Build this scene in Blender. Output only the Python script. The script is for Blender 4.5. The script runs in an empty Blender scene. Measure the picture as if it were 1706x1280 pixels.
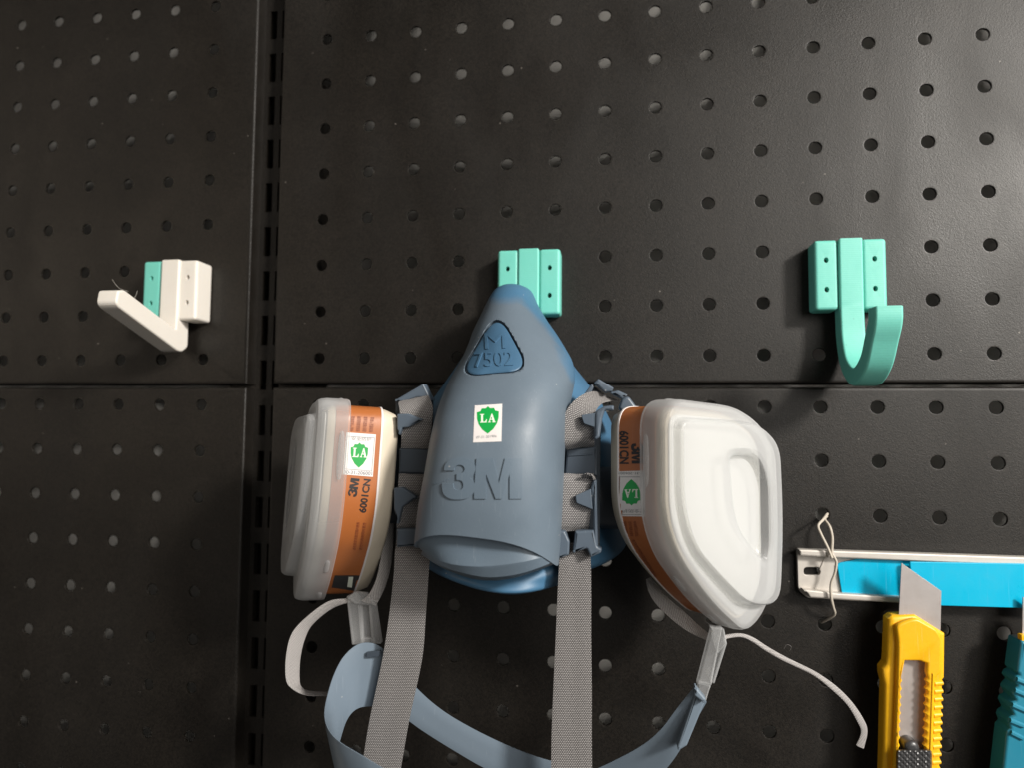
import bpy, bmesh, math, random
import numpy as np
from mathutils import Vector, Matrix
from mathutils.bvhtree import BVHTree
random.seed(7)
S = bpy.context.scene
COL = S.collection
MM = 0.001
# ------------------------------------------------------------------ camera (fitted to the 25 mm hole grid)
F, CX, CY, CZ = 1081.155, 152.86, -322.97, -108.20
RA, RB, RC = 0.05919, 0.15162, -0.00773
def _rot():
    rx = np.array([[1,0,0],[0,math.cos(RA),-math.sin(RA)],[0,math.sin(RA),math.cos(RA)]])
    rz = np.array([[math.cos(RB),-math.sin(RB),0],[math.sin(RB),math.cos(RB),0],[0,0,1]])
    ry = np.array([[math.cos(RC),0,math.sin(RC)],[0,1,0],[-math.sin(RC),0,math.cos(RC)]])
    return rz @ rx @ ry
RM = _rot(); CC = np.array([CX, CY, CZ])
cd = bpy.data.cameras.new('camera'); cam = bpy.data.objects.new('camera', cd); COL.objects.link(cam)
cam.matrix_world = Matrix(((RM[0,0],RM[0,2],-RM[0,1],CX*MM),(RM[1,0],RM[1,2],-RM[1,1],CY*MM),(RM[2,0],RM[2,2],-RM[2,1],CZ*MM),(0,0,0,1)))
cd.sensor_fit = 'HORIZONTAL'; cd.sensor_width = 36; cd.lens = 36*F/1706
cd.clip_start = 0.01; cd.clip_end = 20
cd.dof.use_dof = True; cd.dof.focus_distance = 0.262; cd.dof.aperture_fstop = 7.6
S.camera = cam
# ------------------------------------------------------------------ light: one workshop lamp right/above, dim room
W = bpy.data.worlds.new("World"); S.world = W; W.use_nodes = True
bg = W.node_tree.nodes['Background']; bg.inputs[0].default_value = (1.0,0.95,0.9,1); bg.inputs[1].default_value = 0.075
def area(name, loc, target, size, watt, col):
    l = bpy.data.lights.new(name, 'AREA'); l.energy = watt; l.size = size; l.color = col; l.shape = 'DISK'
    o = bpy.data.objects.new(name, l); COL.objects.link(o)
    o.location = Vector(loc)*MM
    o.rotation_euler = (Vector(target)-Vector(loc)).to_track_quat('-Z','Y').to_euler()
    return o
area('bench_lamp', (1231,-900,549), (120,0,-80), 0.22, 34.0, (1.0,0.95,0.88))
area('ceiling_light', (1080,-1350,330), (120,0,-60), 1.1, 15.0, (1.0,0.95,0.88))
area('side_lamp', (-1150,-1150,230), (0,0,-60), 0.8, 2.2, (1.0,0.84,0.66))
S.view_settings.view_transform = 'Standard'; S.view_settings.look = 'None'
S.view_settings.exposure = 0.0; S.view_settings.gamma = 1.0
S.cycles.use_denoising = True
S.cycles.max_bounces = 10; S.cycles.transparent_max_bounces = 16

# ------------------------------------------------------------------ helpers
def P(px, py, d):
    """photo ray through (px,py) met with the plane d mm in front of the board (mm)"""
    q = RM @ np.array([(px-853)/F, 1, (640-py)/F]); t = (-d-CY)/q[1]
    return CC + t*q
ORG = {}
def tag(o, label=None, cat=None, group=None, kind=None):
    if label: o['label'] = label
    if cat: o['category'] = cat
    if group: o['group'] = group
    if kind: o['kind'] = kind
    return o
def thing(name, loc, label, cat, group=None):
    o = bpy.data.objects.new(name, None); COL.objects.link(o); o.empty_display_size = 0.01
    o.location = Vector(loc)*MM; ORG[o.name] = np.array(loc, float)
    return tag(o, label, cat, group)
def obj(name, V, Fc, mat, parent=None, sharp=35, uv=None, wn=True):
    V = np.array([tuple(v) for v in V], float)
    if parent is None: o0 = V.mean(0)
    else: o0 = ORG[parent.name]
    me = bpy.data.meshes.new(name)
    me.from_pydata(((V-o0)*MM).tolist(), [], [tuple(int(i) for i in f) for f in Fc])
    me.validate(); me.update()
    if uv is not None:
        lay = me.uv_layers.new(name='UVMap')
        for l in me.loops: lay.data[l.index].uv = uv[l.vertex_index]
    bm = bmesh.new(); bm.from_mesh(me); bmesh.ops.recalc_face_normals(bm, faces=bm.faces); bm.to_mesh(me); bm.free()
    if sharp is None: me.shade_flat()
    else:
        me.shade_smooth(); me.set_sharp_from_angle(angle=math.radians(sharp))
    me.materials.append(mat)
    o = bpy.data.objects.new(name, me); COL.objects.link(o)
    if wn:
        m = o.modifiers.new('normals', 'WEIGHTED_NORMAL'); m.keep_sharp = True; m.weight = 80
    ORG[o.name] = o0
    if parent is None: o.location = Vector(o0)*MM
    else: o.parent = parent
    return o
def merge(parts):
    V, Fc = [], []
    for v, f in parts:
        n = len(V); V += [tuple(x) for x in v]; Fc += [tuple(i+n for i in q) for q in f]
    return V, Fc
def cr(pts, n):
    """Catmull-Rom resample of a list of equal-length rows"""
    p = np.array(pts, float); m = len(p)
    pad = np.vstack([2*p[0]-p[1], p, 2*p[-1]-p[-2]])
    out = []
    for i in range(m-1):
        a, b, c, d = pad[i], pad[i+1], pad[i+2], pad[i+3]
        for k in range(n):
            t = k/n
            out.append(0.5*((2*b)+(-a+c)*t+(2*a-5*b+4*c-d)*t*t+(-a+3*b-3*c+d)*t**3))
    out.append(p[-1]); return np.array(out)
def loft(rings, closed=True, cap0=True, cap1=True):
    n = len(rings[0]); V = [tuple(p) for r in rings for p in r]; Fc = []
    for i in range(len(rings)-1):
        for j in range(n if closed else n-1):
            a = i*n+j; b = i*n+(j+1) % n
            Fc.append((a, b, b+n, a+n))
    if closed and cap0: Fc.append(tuple(range(n))[::-1])
    if closed and cap1: Fc.append(tuple((len(rings)-1)*n+j for j in range(n)))
    return V, Fc
def tube(path, r, n=8, sub=5):
    p = cr(path, sub) if sub else np.array(path, float)
    rings = []; prev = None
    for i in range(len(p)):
        t = p[min(i+1, len(p)-1)]-p[max(i-1, 0)]; t = t/np.linalg.norm(t)
        u = prev-t*(prev@t) if prev is not None else np.cross(t, [0.3,0.9,0.2])
        u = u/np.linalg.norm(u); prev = u; w = np.cross(t, u)
        rr = r if np.isscalar(r) else r[min(i//max(sub,1), len(r)-1)]
        rings.append([p[i]+rr*(math.cos(a)*u+math.sin(a)*w) for a in np.linspace(0, 2*math.pi, n, endpoint=False)])
    return loft(rings)
def ribbon(edges, th, sub=6, cross=6, crown=0.0):
    """edges: rows of two photo-anchored points (px,py,d, px,py,d). A strap of real thickness; uv in mm."""
    rows = np.array([np.concatenate([P(*e[:3]), P(*e[3:])]) for e in edges])
    rows = cr(rows, sub); m = len(rows); V, Fc, UV = [], [], []
    mid = (rows[:,:3]+rows[:,3:])/2; L = 0
    n = 2*(cross+1)
    for i in range(m):
        a, b = rows[i,:3], rows[i,3:]; t = mid[min(i+1,m-1)]-mid[max(i-1,0)]
        if i: L += np.linalg.norm(mid[i]-mid[i-1])
        w = b-a; wl = np.linalg.norm(w); nn = np.cross(w, t); nn /= np.linalg.norm(nn)+1e-9
        if i and nn@pn < 0: nn = -nn
        pn = nn
        for s in (0.5, -0.5):
            for k in range(cross+1):
                f = k/cross if s > 0 else 1-k/cross
                edge = 1-0.75*(abs(2*f-1)**6)
                V.append(a+w*f+nn*(s*th*edge+crown*(1-(2*f-1)**2))); UV.append((f*wl, L))
    for i in range(m-1):
        for j in range(n):
            a = i*n+j; b = i*n+(j+1) % n; Fc.append((a, b, b+n, a+n))
    Fc += [tuple(range(n)), tuple((m-1)*n+j for j in range(n))]
    return V, Fc, UV
def curve_mesh(polys, extrude=0.0, bevel=0.0, res=2):
    """filled 2D polygons (first outline, then holes) with rounded edges -> verts (x,y,z), faces"""
    c = bpy.data.curves.new('tmp', 'CURVE'); c.dimensions = '2D'; c.fill_mode = 'BOTH'
    c.extrude = max(extrude-bevel, 0); c.bevel_depth = bevel; c.bevel_resolution = res; c.offset = -bevel
    for poly in polys:
        s = c.splines.new('POLY'); s.points.add(len(poly)-1); s.use_cyclic_u = True
        for q, pt in zip(poly, s.points): pt.co = (q[0], q[1], 0, 1)
    return _eval(c)
def _eval(c):
    o = bpy.data.objects.new('tmp', c); COL.objects.link(o)
    dg = bpy.context.evaluated_depsgraph_get(); dg.update()
    me = bpy.data.meshes.new_from_object(o.evaluated_get(dg))
    bm = bmesh.new(); bm.from_mesh(me); bmesh.ops.remove_doubles(bm, verts=bm.verts, dist=1e-5)
    bmesh.ops.dissolve_degenerate(bm, edges=bm.edges, dist=1e-6)
    if getattr(c, 'extrude', 0) or getattr(c, 'bevel_depth', 0):
        bmesh.ops.dissolve_limit(bm, angle_limit=math.radians(0.5), verts=bm.verts, edges=bm.edges)
    bm.verts.index_update()
    V = [v.co[:] for v in bm.verts]; Fc = [[v.index for v in f.verts] for f in bm.faces]
    bm.free(); bpy.data.objects.remove(o); bpy.data.meshes.remove(me)
    return V, Fc
def text_mesh(body, offset=0.0):
    c = bpy.data.curves.new('tmp', 'FONT'); c.body = body; c.size = 1; c.offset = offset; c.resolution_u = 3
    V, Fc = _eval(c); V = np.array(V)
    V[:,0] -= V[:,0].min(); V[:,1] -= V[:,1].min()
    return V, Fc
def rnd(poly, r, seg=4):
    """round the corners of a polygon; r a number or a list"""
    n = len(poly); out = []
    for i, p in enumerate(poly):
        p = np.array(p, float); a = np.array(poly[i-1], float)-p; b = np.array(poly[(i+1) % n], float)-p
        rr = r if np.isscalar(r) else r[i]
        la, lb = np.linalg.norm(a), np.linalg.norm(b); k = min(rr, la*0.49, lb*0.49)
        if k < 1e-6: out.append(p); continue
        p0, p1 = p+a/la*k, p+b/lb*k
        for t in np.linspace(0, 1, seg+1): out.append((1-t)**2*p0+2*t*(1-t)*p+t*t*p1)
    return out
def plate(polys_px, d, th, bevel=0.4, res=2):
    """solid whose outline is given in photo pixels on the plane d mm off the board; front face at d, back at d-th"""
    pm = [[(P(x, y, d)[0], P(x, y, d)[2]) for x, y in poly] for poly in polys_px]
    V, Fc = curve_mesh(pm, th/2, bevel, res)
    return [(v[0], -(d-th/2+v[2]), v[1]) for v in V], Fc
def rbox(x0, x1, d0, d1, z0, z1, b=1.0, seg=3):
    bm = bmesh.new(); bmesh.ops.create_cube(bm, size=1)
    for v in bm.verts:
        v.co = ((x0+x1)/2+v.co.x*(x1-x0), -((d0+d1)/2+v.co.y*(d1-d0)), (z0+z1)/2+v.co.z*(z1-z0))
    bmesh.ops.recalc_face_normals(bm, faces=bm.faces)
    if b: bmesh.ops.bevel(bm, geom=bm.edges[:], offset=b, segments=seg, profile=0.5, affect='EDGES')
    bm.verts.index_update()
    r = [v.co[:] for v in bm.verts], [[v.index for v in f.verts] for f in bm.faces]; bm.free(); return r
def bvh_of(V, Fc): return BVHTree.FromPolygons([tuple(v) for v in V], [tuple(f) for f in Fc])
def onto(bvh, px, py):
    q = RM @ np.array([(px-853)/F, 1, (640-py)/F]); q /= np.linalg.norm(q)
    h, n, i, t = bvh.ray_cast(Vector(CC), Vector(q))
    if h is None: return None
    if n.dot(Vector(q)) > 0: n = -n
    return np.array(h), np.array(n)
def decal(name, V2, F2, bvh, lift, mat, parent, sub=6.0, thick=0.0, sharp=30):
    """lay a flat figure (verts in photo px) on a curved surface; thick > 0 gives it raised side walls"""
    bm = bmesh.new()
    vs = [bm.verts.new((v[0], v[1], 0)) for v in V2]
    for f in F2:
        try: bm.faces.new([vs[i] for i in f])
        except ValueError: pass
    bmesh.ops.triangulate(bm, faces=bm.faces)
    for _ in range(4):
        e = [x for x in bm.edges if x.calc_length() > sub]
        if not e: break
        bmesh.ops.subdivide_edges(bm, edges=e, cuts=1); bmesh.ops.triangulate(bm, faces=bm.faces)
    kill = []
    nor = {}
    for v in bm.verts:
        h = onto(bvh, v.co.x, v.co.y)
        if h is None: kill.append(v); continue
        v.co = h[0]+h[1]*lift; nor[v] = h[1]
    bmesh.ops.delete(bm, geom=kill, context='VERTS')
    if thick:
        be = [e for e in bm.edges if len(e.link_faces) == 1]
        r = bmesh.ops.extrude_edge_only(bm, edges=be)
        bm.verts.ensure_lookup_table()
        for v in [g for g in r['geom'] if isinstance(g, bmesh.types.BMVert)]:
            src = [e.other_vert(v) for e in v.link_edges if e.other_vert(v) in nor]
            if src: v.co = v.co-Vector(nor[src[0]])*thick
    bm.verts.index_update()
    V = [v.co[:] for v in bm.verts]; Fc = [[v.index for v in f.verts] for f in bm.faces]; bm.free()
    if not V: return None
    return obj(name, V, Fc, mat, parent, sharp)
def text_px(body, o, ex, ey, offset=0.0):
    """text whose box starts at px o, whole run along ex (px vector), full height ey"""
    V, Fc = text_mesh(body, offset); w, h = V[:,0].max(), V[:,1].max()
    o, ex, ey = (np.array(a, float) for a in (o, ex, ey))
    return [o+ex*(v[0]/w)+ey*(v[1]/h) for v in V], Fc
def boolean(o, V, Fc):
    c = obj('cutter', V, Fc, o.data.materials[0])
    o.modifiers.clear(); m = o.modifiers.new('cut', 'BOOLEAN'); m.object = c; m.operation = 'DIFFERENCE'; m.solver = 'EXACT'
    bpy.context.view_layer.update()
    dg = bpy.context.evaluated_depsgraph_get(); dg.update()
    me = bpy.data.meshes.new_from_object(o.evaluated_get(dg)); old = o.data
    o.modifiers.clear(); o.data = me; w = o.modifiers.new('normals', 'WEIGHTED_NORMAL'); w.keep_sharp = True; w.weight = 80; me.name = old.name
    bpy.data.meshes.remove(old); bpy.data.objects.remove(c)
    me.shade_smooth(); me.set_sharp_from_angle(angle=math.radians(32))

# ------------------------------------------------------------------ materials
def mat(name, col, rough=0.5, spec=0.5, metal=0.0, noise=None, bump=0.0, bscale=900, sss=0.0, coat=0.0, rvar=0.0):
    """principled; noise = (scale, amount, colour) mottling with wear of its own"""
    m = bpy.data.materials.new(name); m.use_nodes = True; nt = m.node_tree; b = nt.nodes['Principled BSDF']
    b.inputs['Base Color'].default_value = (*col, 1); b.inputs['Roughness'].default_value = rough
    b.inputs['Specular IOR Level'].default_value = spec; b.inputs['Metallic'].default_value = metal
    b.inputs['Coat Weight'].default_value = coat
    if sss:
        b.inputs['Subsurface Weight'].default_value = sss; b.inputs['Subsurface Scale'].default_value = 0.003
        b.inputs['Subsurface Radius'].default_value = (1, 0.8, 0.6)
    tc = nt.nodes.new('ShaderNodeTexCoord')
    if noise:
        n = nt.nodes.new('ShaderNodeTexNoise'); n.inputs['Scale'].default_value = noise[0]; n.inputs['Detail'].default_value = 6
        n.inputs['Roughness'].default_value = 0.65
        r = nt.nodes.new('ShaderNodeMapRange'); r.inputs[1].default_value = 0.4; r.inputs[2].default_value = 0.75
        r.inputs[4].default_value = noise[1]
        x = nt.nodes.new('ShaderNodeMix'); x.data_type = 'RGBA'
        x.inputs['A'].default_value = (*col, 1); x.inputs['B'].default_value = (*noise[2], 1)
        nt.links.new(tc.outputs['Object'], n.inputs['Vector']); nt.links.new(n.outputs['Fac'], r.inputs[0])
        nt.links.new(r.outputs[0], x.inputs['Factor']); nt.links.new(x.outputs['Result'], b.inputs['Base Color'])
        if rvar:
            r2 = nt.nodes.new('ShaderNodeMapRange'); r2.inputs[1].default_value = 0.3; r2.inputs[2].default_value = 0.7
            r2.inputs[3].default_value = rough-rvar; r2.inputs[4].default_value = rough+rvar
            nt.links.new(n.outputs['Fac'], r2.inputs[0]); nt.links.new(r2.outputs[0], b.inputs['Roughness'])
    if bump:
        n2 = nt.nodes.new('ShaderNodeTexNoise'); n2.inputs['Scale'].default_value = bscale; n2.inputs['Detail'].default_value = 3
        bp = nt.nodes.new('ShaderNodeBump'); bp.inputs['Strength'].default_value = bump; bp.inputs['Distance'].default_value = 0.0002
        nt.links.new(tc.outputs['Object'], n2.inputs['Vector']); nt.links.new(n2.outputs['Fac'], bp.inputs['Height'])
        nt.links.new(bp.outputs['Normal'], b.inputs['Normal'])
    return m
def weave(name, dark, light, cell=0.66):
    """elastic webbing: rows of little raised stitches, laid along the strap by its mm uv"""
    m = bpy.data.materials.new(name); m.use_nodes = True; nt = m.node_tree; b = nt.nodes['Principled BSDF']
    L = nt.links.new; N = nt.nodes.new
    uv = N('ShaderNodeUVMap'); sep = N('ShaderNodeSeparateXYZ'); L(uv.outputs[0], sep.inputs[0])
    def mth(op, a, c=None):
        n = N('ShaderNodeMath'); n.operation = op
        for i, v in enumerate((a, c)):
            if v is None: continue
            if hasattr(v, 'is_output'): L(v, n.inputs[i])
            else: n.inputs[i].default_value = v
        return n.outputs[0]
    ny = mth('DIVIDE', sep.outputs[1], cell)
    row = mth('FLOOR', ny)
    sh = mth('MULTIPLY', mth('MODULO', row, 2.0), 0.5)
    nx = mth('ADD', mth('DIVIDE', sep.outputs[0], cell*1.35), sh)
    # slanted stitch
    sl = mth('ADD', nx, mth('MULTIPLY', mth('FRACT', ny), 0.35))
    sx = mth('SINE', mth('MULTIPLY', mth('FRACT', sl), math.pi))
    sy = mth('SINE', mth('MULTIPLY', mth('FRACT', ny), math.pi))
    h = mth('MULTIPLY', mth('POWER', sx, 0.6), mth('POWER', sy, 0.6))
    ns = N('ShaderNodeTexNoise'); ns.inputs['Scale'].default_value = 1.3; L(uv.outputs[0], ns.inputs['Vector'])
    hh = mth('ADD', h, mth('MULTIPLY', mth('SUBTRACT', ns.outputs['Fac'], 0.5), 0.5))
    mr = N('ShaderNodeMapRange'); mr.inputs[1].default_value = 0.25; mr.inputs[2].default_value = 0.95; L(hh, mr.inputs[0])
    x = N('ShaderNodeMix'); x.data_type = 'RGBA'; x.inputs['A'].default_value = (*dark, 1); x.inputs['B'].default_value = (*light, 1)
    L(mr.outputs[0], x.inputs['Factor']); L(x.outputs['Result'], b.inputs['Base Color'])
    b.inputs['Roughness'].default_value = 0.9; b.inputs['Specular IOR Level'].default_value = 0.2
    bp = N('ShaderNodeBump'); bp.inputs['Strength'].default_value = 0.9; bp.inputs['Distance'].default_value = 0.0003
    L(h, bp.inputs['Height']); L(bp.outputs['Normal'], b.inputs['Normal'])
    return m
M = {}
M['board'] = mat('black_powder_coat', (0.0076,0.0063,0.0050), 0.46, 0.38, noise=(22,0.6,(0.0148,0.0123,0.0099)), bump=0.55, bscale=2100, rvar=0.06)
def board_wear(m):
    """pale dust specks and duller finger smudges on the black coat"""
    nt = m.node_tree; b = nt.nodes['Principled BSDF']; N = nt.nodes.new; L = nt.links.new
    src = b.inputs['Base Color'].links[0].from_socket
    tc = N('ShaderNodeTexCoord'); vo = N('ShaderNodeTexVoronoi'); vo.inputs['Scale'].default_value = 130
    wn_ = N('ShaderNodeTexWhiteNoise'); L(tc.outputs['Object'], vo.inputs['Vector']); L(vo.outputs['Position'], wn_.inputs['Vector'])
    a = N('ShaderNodeMath'); a.operation = 'LESS_THAN'; a.inputs[1].default_value = 0.05; L(vo.outputs['Distance'], a.inputs[0])
    c = N('ShaderNodeMath'); c.operation = 'GREATER_THAN'; c.inputs[1].default_value = 0.82; L(wn_.outputs['Value'], c.inputs[0])
    d = N('ShaderNodeMath'); d.operation = 'MULTIPLY'; L(a.outputs[0], d.inputs[0]); L(c.outputs[0], d.inputs[1])
    e = N('ShaderNodeMath'); e.operation = 'MULTIPLY'; e.inputs[1].default_value = 0.5; L(d.outputs[0], e.inputs[0])
    x = N('ShaderNodeMix'); x.data_type = 'RGBA'; x.inputs['B'].default_value = (0.22,0.20,0.18,1)
    L(src, x.inputs['A']); L(e.outputs[0], x.inputs['Factor'])
    g = N('ShaderNodeTexNoise'); g.inputs['Scale'].default_value = 1500; g.inputs['Detail'].default_value = 2; L(tc.outputs['Object'], g.inputs['Vector'])
    gr = N('ShaderNodeMapRange'); gr.inputs[1].default_value = 0.3; gr.inputs[2].default_value = 0.7; gr.inputs[3].default_value = 0.45; gr.inputs[4].default_value = 1.7; L(g.outputs['Fac'], gr.inputs[0])
    vm = N('ShaderNodeVectorMath'); vm.operation = 'SCALE'; L(x.outputs['Result'], vm.inputs[0]); L(gr.outputs[0], vm.inputs['Scale']); L(vm.outputs[0], b.inputs['Base Color'])
    n = N('ShaderNodeTexNoise'); n.inputs['Scale'].default_value = 9; n.inputs['Detail'].default_value = 4; n.inputs['Distortion'].default_value = 0.8
    mp = N('ShaderNodeMapping'); mp.inputs['Rotation'].default_value = (0,0.5,0); mp.inputs['Scale'].default_value = (2.0,1,0.8)
    L(tc.outputs['Object'], mp.inputs[0]); L(mp.outputs[0], n.inputs['Vector'])
    r = N('ShaderNodeMapRange'); r.inputs[1].default_value = 0.35; r.inputs[2].default_value = 0.7; r.inputs[3].default_value = 0.38; r.inputs[4].default_value = 0.56
    L(n.outputs['Fac'], r.inputs[0]); L(r.outputs[0], b.inputs['Roughness'])
board_wear(M['board'])
M['inside'] = mat('black_paint', (0.012,0.012,0.012), 0.7)
M['wall'] = mat('white_wall_paint', (0.88,0.86,0.82), 0.9, noise=(20,0.4,(0.80,0.78,0.74)))
M['teal'] = mat('teal_print_plastic', (0.16,0.57,0.48), 0.48, noise=(60,0.3,(0.20,0.62,0.53)), bump=0.15, bscale=700, sss=0.1)
M['white'] = mat('white_print_plastic', (0.76,0.72,0.66), 0.5, noise=(70,0.3,(0.70,0.66,0.59)), bump=0.2, bscale=600, sss=0.1)
M['hole'] = mat('teal_hole_shade', (0.02,0.10,0.085), 0.8)  # darkened copy of the teal; shade in the screw holes put into colour
M['silicone'] = mat('blue_silicone', (0.05,0.14,0.25), 0.42, 0.5, noise=(40,0.5,(0.07,0.18,0.30)), bump=0.08, bscale=500)
M['shell'] = mat('grey_blue_plastic', (0.112,0.152,0.195), 0.46, 0.4, noise=(45,0.35,(0.13,0.17,0.21)), bump=0.15, bscale=1500, rvar=0.05)
M['clip'] = mat('slate_blue_plastic', (0.088,0.115,0.15), 0.35, 0.5, noise=(50,0.3,(0.105,0.135,0.17)))
M['dark_clip'] = mat('dark_slate_plastic', (0.05,0.065,0.085), 0.4, 0.5)
M['badge'] = mat('blue_plug_plastic', (0.052,0.125,0.215), 0.45, 0.4, noise=(80,0.4,(0.07,0.155,0.25)))
M['cradle'] = mat('pale_blue_plastic', (0.155,0.20,0.25), 0.38, 0.5, noise=(40,0.3,(0.18,0.225,0.275)))
M['weave'] = weave('grey_elastic_webbing', (0.09,0.085,0.085), (0.39,0.375,0.37))
M['thin_strap'] = weave('pale_grey_elastic', (0.27,0.255,0.25), (0.60,0.575,0.565), 0.55)
M['cream'] = mat('cream_plastic', (0.62,0.55,0.44), 0.45, noise=(60,0.3,(0.58,0.50,0.39)))
M['orange'] = mat('orange_label_paper', (0.40,0.125,0.032), 0.4, 0.5, noise=(50,0.35,(0.33,0.10,0.028)))
M['pad'] = mat('white_filter_paper', (0.80,0.80,0.78), 0.8, bump=0.3, bscale=900)
M['ink'] = mat('black_ink', (0.02,0.015,0.015), 0.6)
M['faint_ink'] = mat('brown_ink', (0.20,0.045,0.02), 0.6)
M['grey_ink'] = mat('grey_ink', (0.22,0.23,0.24), 0.6)
M['paper'] = mat('white_sticker_paper', (0.74,0.71,0.69), 0.35, noise=(300,0.4,(0.70,0.62,0.68)))
M['green'] = mat('green_ink', (0.005,0.33,0.055), 0.4)
M['letter_white'] = mat('white_ink', (0.75,0.80,0.70), 0.5)
M['black_label'] = mat('black_label_paper', (0.03,0.03,0.032), 0.4)
M['steel'] = mat('galvanised_steel', (0.60,0.565,0.52), 0.5, 0.5, 0.4, noise=(90,0.5,(0.48,0.44,0.40)), rvar=0.08)
M['film'] = mat('blue_plastic_film', (0.0,0.42,0.66), 0.3, 0.5, noise=(60,0.4,(0.0,0.45,0.68)))
M['yellow'] = mat('yellow_plastic', (0.86,0.46,0.008), 0.4, 0.5, noise=(60,0.4,(0.80,0.40,0.006)), bump=0.2, bscale=500, sss=0.1)
M['blade'] = mat('blade_steel', (0.46,0.43,0.42), 0.42, 0.5, 0.5, noise=(150,0.5,(0.40,0.36,0.34)))
M['knurl'] = mat('black_slider_plastic', (0.04,0.04,0.042), 0.35, 0.6)
M['teal_knife'] = mat('blue_teal_plastic', (0.02,0.20,0.30), 0.35, 0.5, noise=(60,0.3,(0.03,0.24,0.33)))
M['wire'] = mat('cream_wire', (0.50,0.45,0.38), 0.5)
def worn(m, scratch=0.0, direction=(0.3,0.4,0.1), specks=0.0, speck_col=(0.6,0.58,0.55), layers=0.0, density=160):
    """surface marks of their own: long fine scratches, dust specks, print layer ridges"""
    nt = m.node_tree; b = nt.nodes['Principled BSDF']; N = nt.nodes.new; L = nt.links.new
    inp = b.inputs['Base Color']
    tc = N('ShaderNodeTexCoord')
    def blend(fac, col):
        x = N('ShaderNodeMix'); x.data_type = 'RGBA'; x.inputs['B'].default_value = (*col, 1)
        if inp.links: L(inp.links[0].from_socket, x.inputs['A'])
        else: x.inputs['A'].default_value = inp.default_value[:]
        L(fac, x.inputs['Factor']); L(x.outputs['Result'], inp)
    def scaled(sock, k):
        q = N('ShaderNodeMath'); q.operation = 'MULTIPLY'; q.inputs[1].default_value = k; L(sock, q.inputs[0]); return q.outputs[0]
    if scratch:
        mp = N('ShaderNodeMapping'); mp.inputs['Rotation'].default_value = direction; mp.inputs['Scale'].default_value = (1600, 1600, 45)
        n = N('ShaderNodeTexNoise'); n.inputs['Scale'].default_value = 1.0; n.inputs['Detail'].default_value = 2
        L(tc.outputs['Object'], mp.inputs[0]); L(mp.outputs[0], n.inputs['Vector'])
        r = N('ShaderNodeMapRange'); r.inputs[1].default_value = 0.66; r.inputs[2].default_value = 0.78; L(n.outputs['Fac'], r.inputs[0])
        c = inp.default_value; blend(scaled(r.outputs[0], scratch), tuple(min(1, 0.25+0.75*v) for v in c[:3]))
        n2 = N('ShaderNodeTexNoise'); n2.inputs['Scale'].default_value = 55; n2.inputs['Detail'].default_value = 8; n2.inputs['Roughness'].default_value = 0.75
        L(tc.outputs['Object'], n2.inputs['Vector'])
        r2 = N('ShaderNodeMapRange'); r2.inputs[1].default_value = 0.3; r2.inputs[2].default_value = 0.7
        ro = b.inputs['Roughness'].default_value; r2.inputs[3].default_value = ro-0.09; r2.inputs[4].default_value = ro+0.12
        L(n2.outputs['Fac'], r2.inputs[0]); L(r2.outputs[0], b.inputs['Roughness'])
        r3 = N('ShaderNodeMapRange'); r3.inputs[1].default_value = 0.56; r3.inputs[2].default_value = 0.72; L(n2.outputs['Fac'], r3.inputs[0])
        blend(scaled(r3.outputs[0], scratch*0.8), tuple(0.62*v+0.02 for v in c[:3]))
    if specks:
        vo = N('ShaderNodeTexVoronoi'); vo.inputs['Scale'].default_value = density; L(tc.outputs['Object'], vo.inputs['Vector'])
        w = N('ShaderNodeTexWhiteNoise'); L(vo.outputs['Position'], w.inputs['Vector'])
        a = N('ShaderNodeMath'); a.operation = 'LESS_THAN'; a.inputs[1].default_value = 0.055; L(vo.outputs['Distance'], a.inputs[0])
        c = N('ShaderNodeMath'); c.operation = 'GREATER_THAN'; c.inputs[1].default_value = 0.75; L(w.outputs['Value'], c.inputs[0])
        d = N('ShaderNodeMath'); d.operation = 'MULTIPLY'; L(a.outputs[0], d.inputs[0]); L(c.outputs[0], d.inputs[1])
        blend(scaled(d.outputs[0], specks), speck_col)
    if layers:
        wv = N('ShaderNodeTexWave'); wv.bands_direction = 'Z'; wv.inputs['Scale'].default_value = 330; wv.inputs['Distortion'].default_value = 0.3
        L(tc.outputs['Object'], wv.inputs['Vector'])
        bp = N('ShaderNodeBump'); bp.inputs['Strength'].default_value = layers; bp.inputs['Distance'].default_value = 0.00012
        L(wv.outputs['Fac'], bp.inputs['Height'])
        if b.inputs['Normal'].links: L(b.inputs['Normal'].links[0].from_socket, bp.inputs['Normal'])
        L(bp.outputs['Normal'], b.inputs['Normal'])
worn(M['teal'], 0.12, layers=0.10, specks=0.3, speck_col=(0.05,0.2,0.17)); worn(M['white'], 0.15, layers=0.12, specks=0.35, speck_col=(0.3,0.26,0.2))
worn(M['shell'], 0.18, specks=0.45); worn(M['clip'], 0.25, specks=0.4); worn(M['silicone'], 0.15, specks=0.5); worn(M['cradle'], 0.2, specks=0.45)
worn(M['yellow'], 0.35, (0.1,0.6,0.0), specks=0.4, speck_col=(0.25,0.12,0.01)); worn(M['teal_knife'], 0.2, specks=0.3)
worn(M['blade'], 0.45, (0.0,1.1,0.0)); worn(M['steel'], 0.35, (0.0,1.5,0.0), specks=0.5, speck_col=(0.25,0.2,0.15)); worn(M['film'], 0.15, (0.0,1.2,0.0))
worn(M['cream'], 0.15); worn(M['orange'], 0.15, specks=0.3); worn(M['paper'], 0.1)
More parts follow.
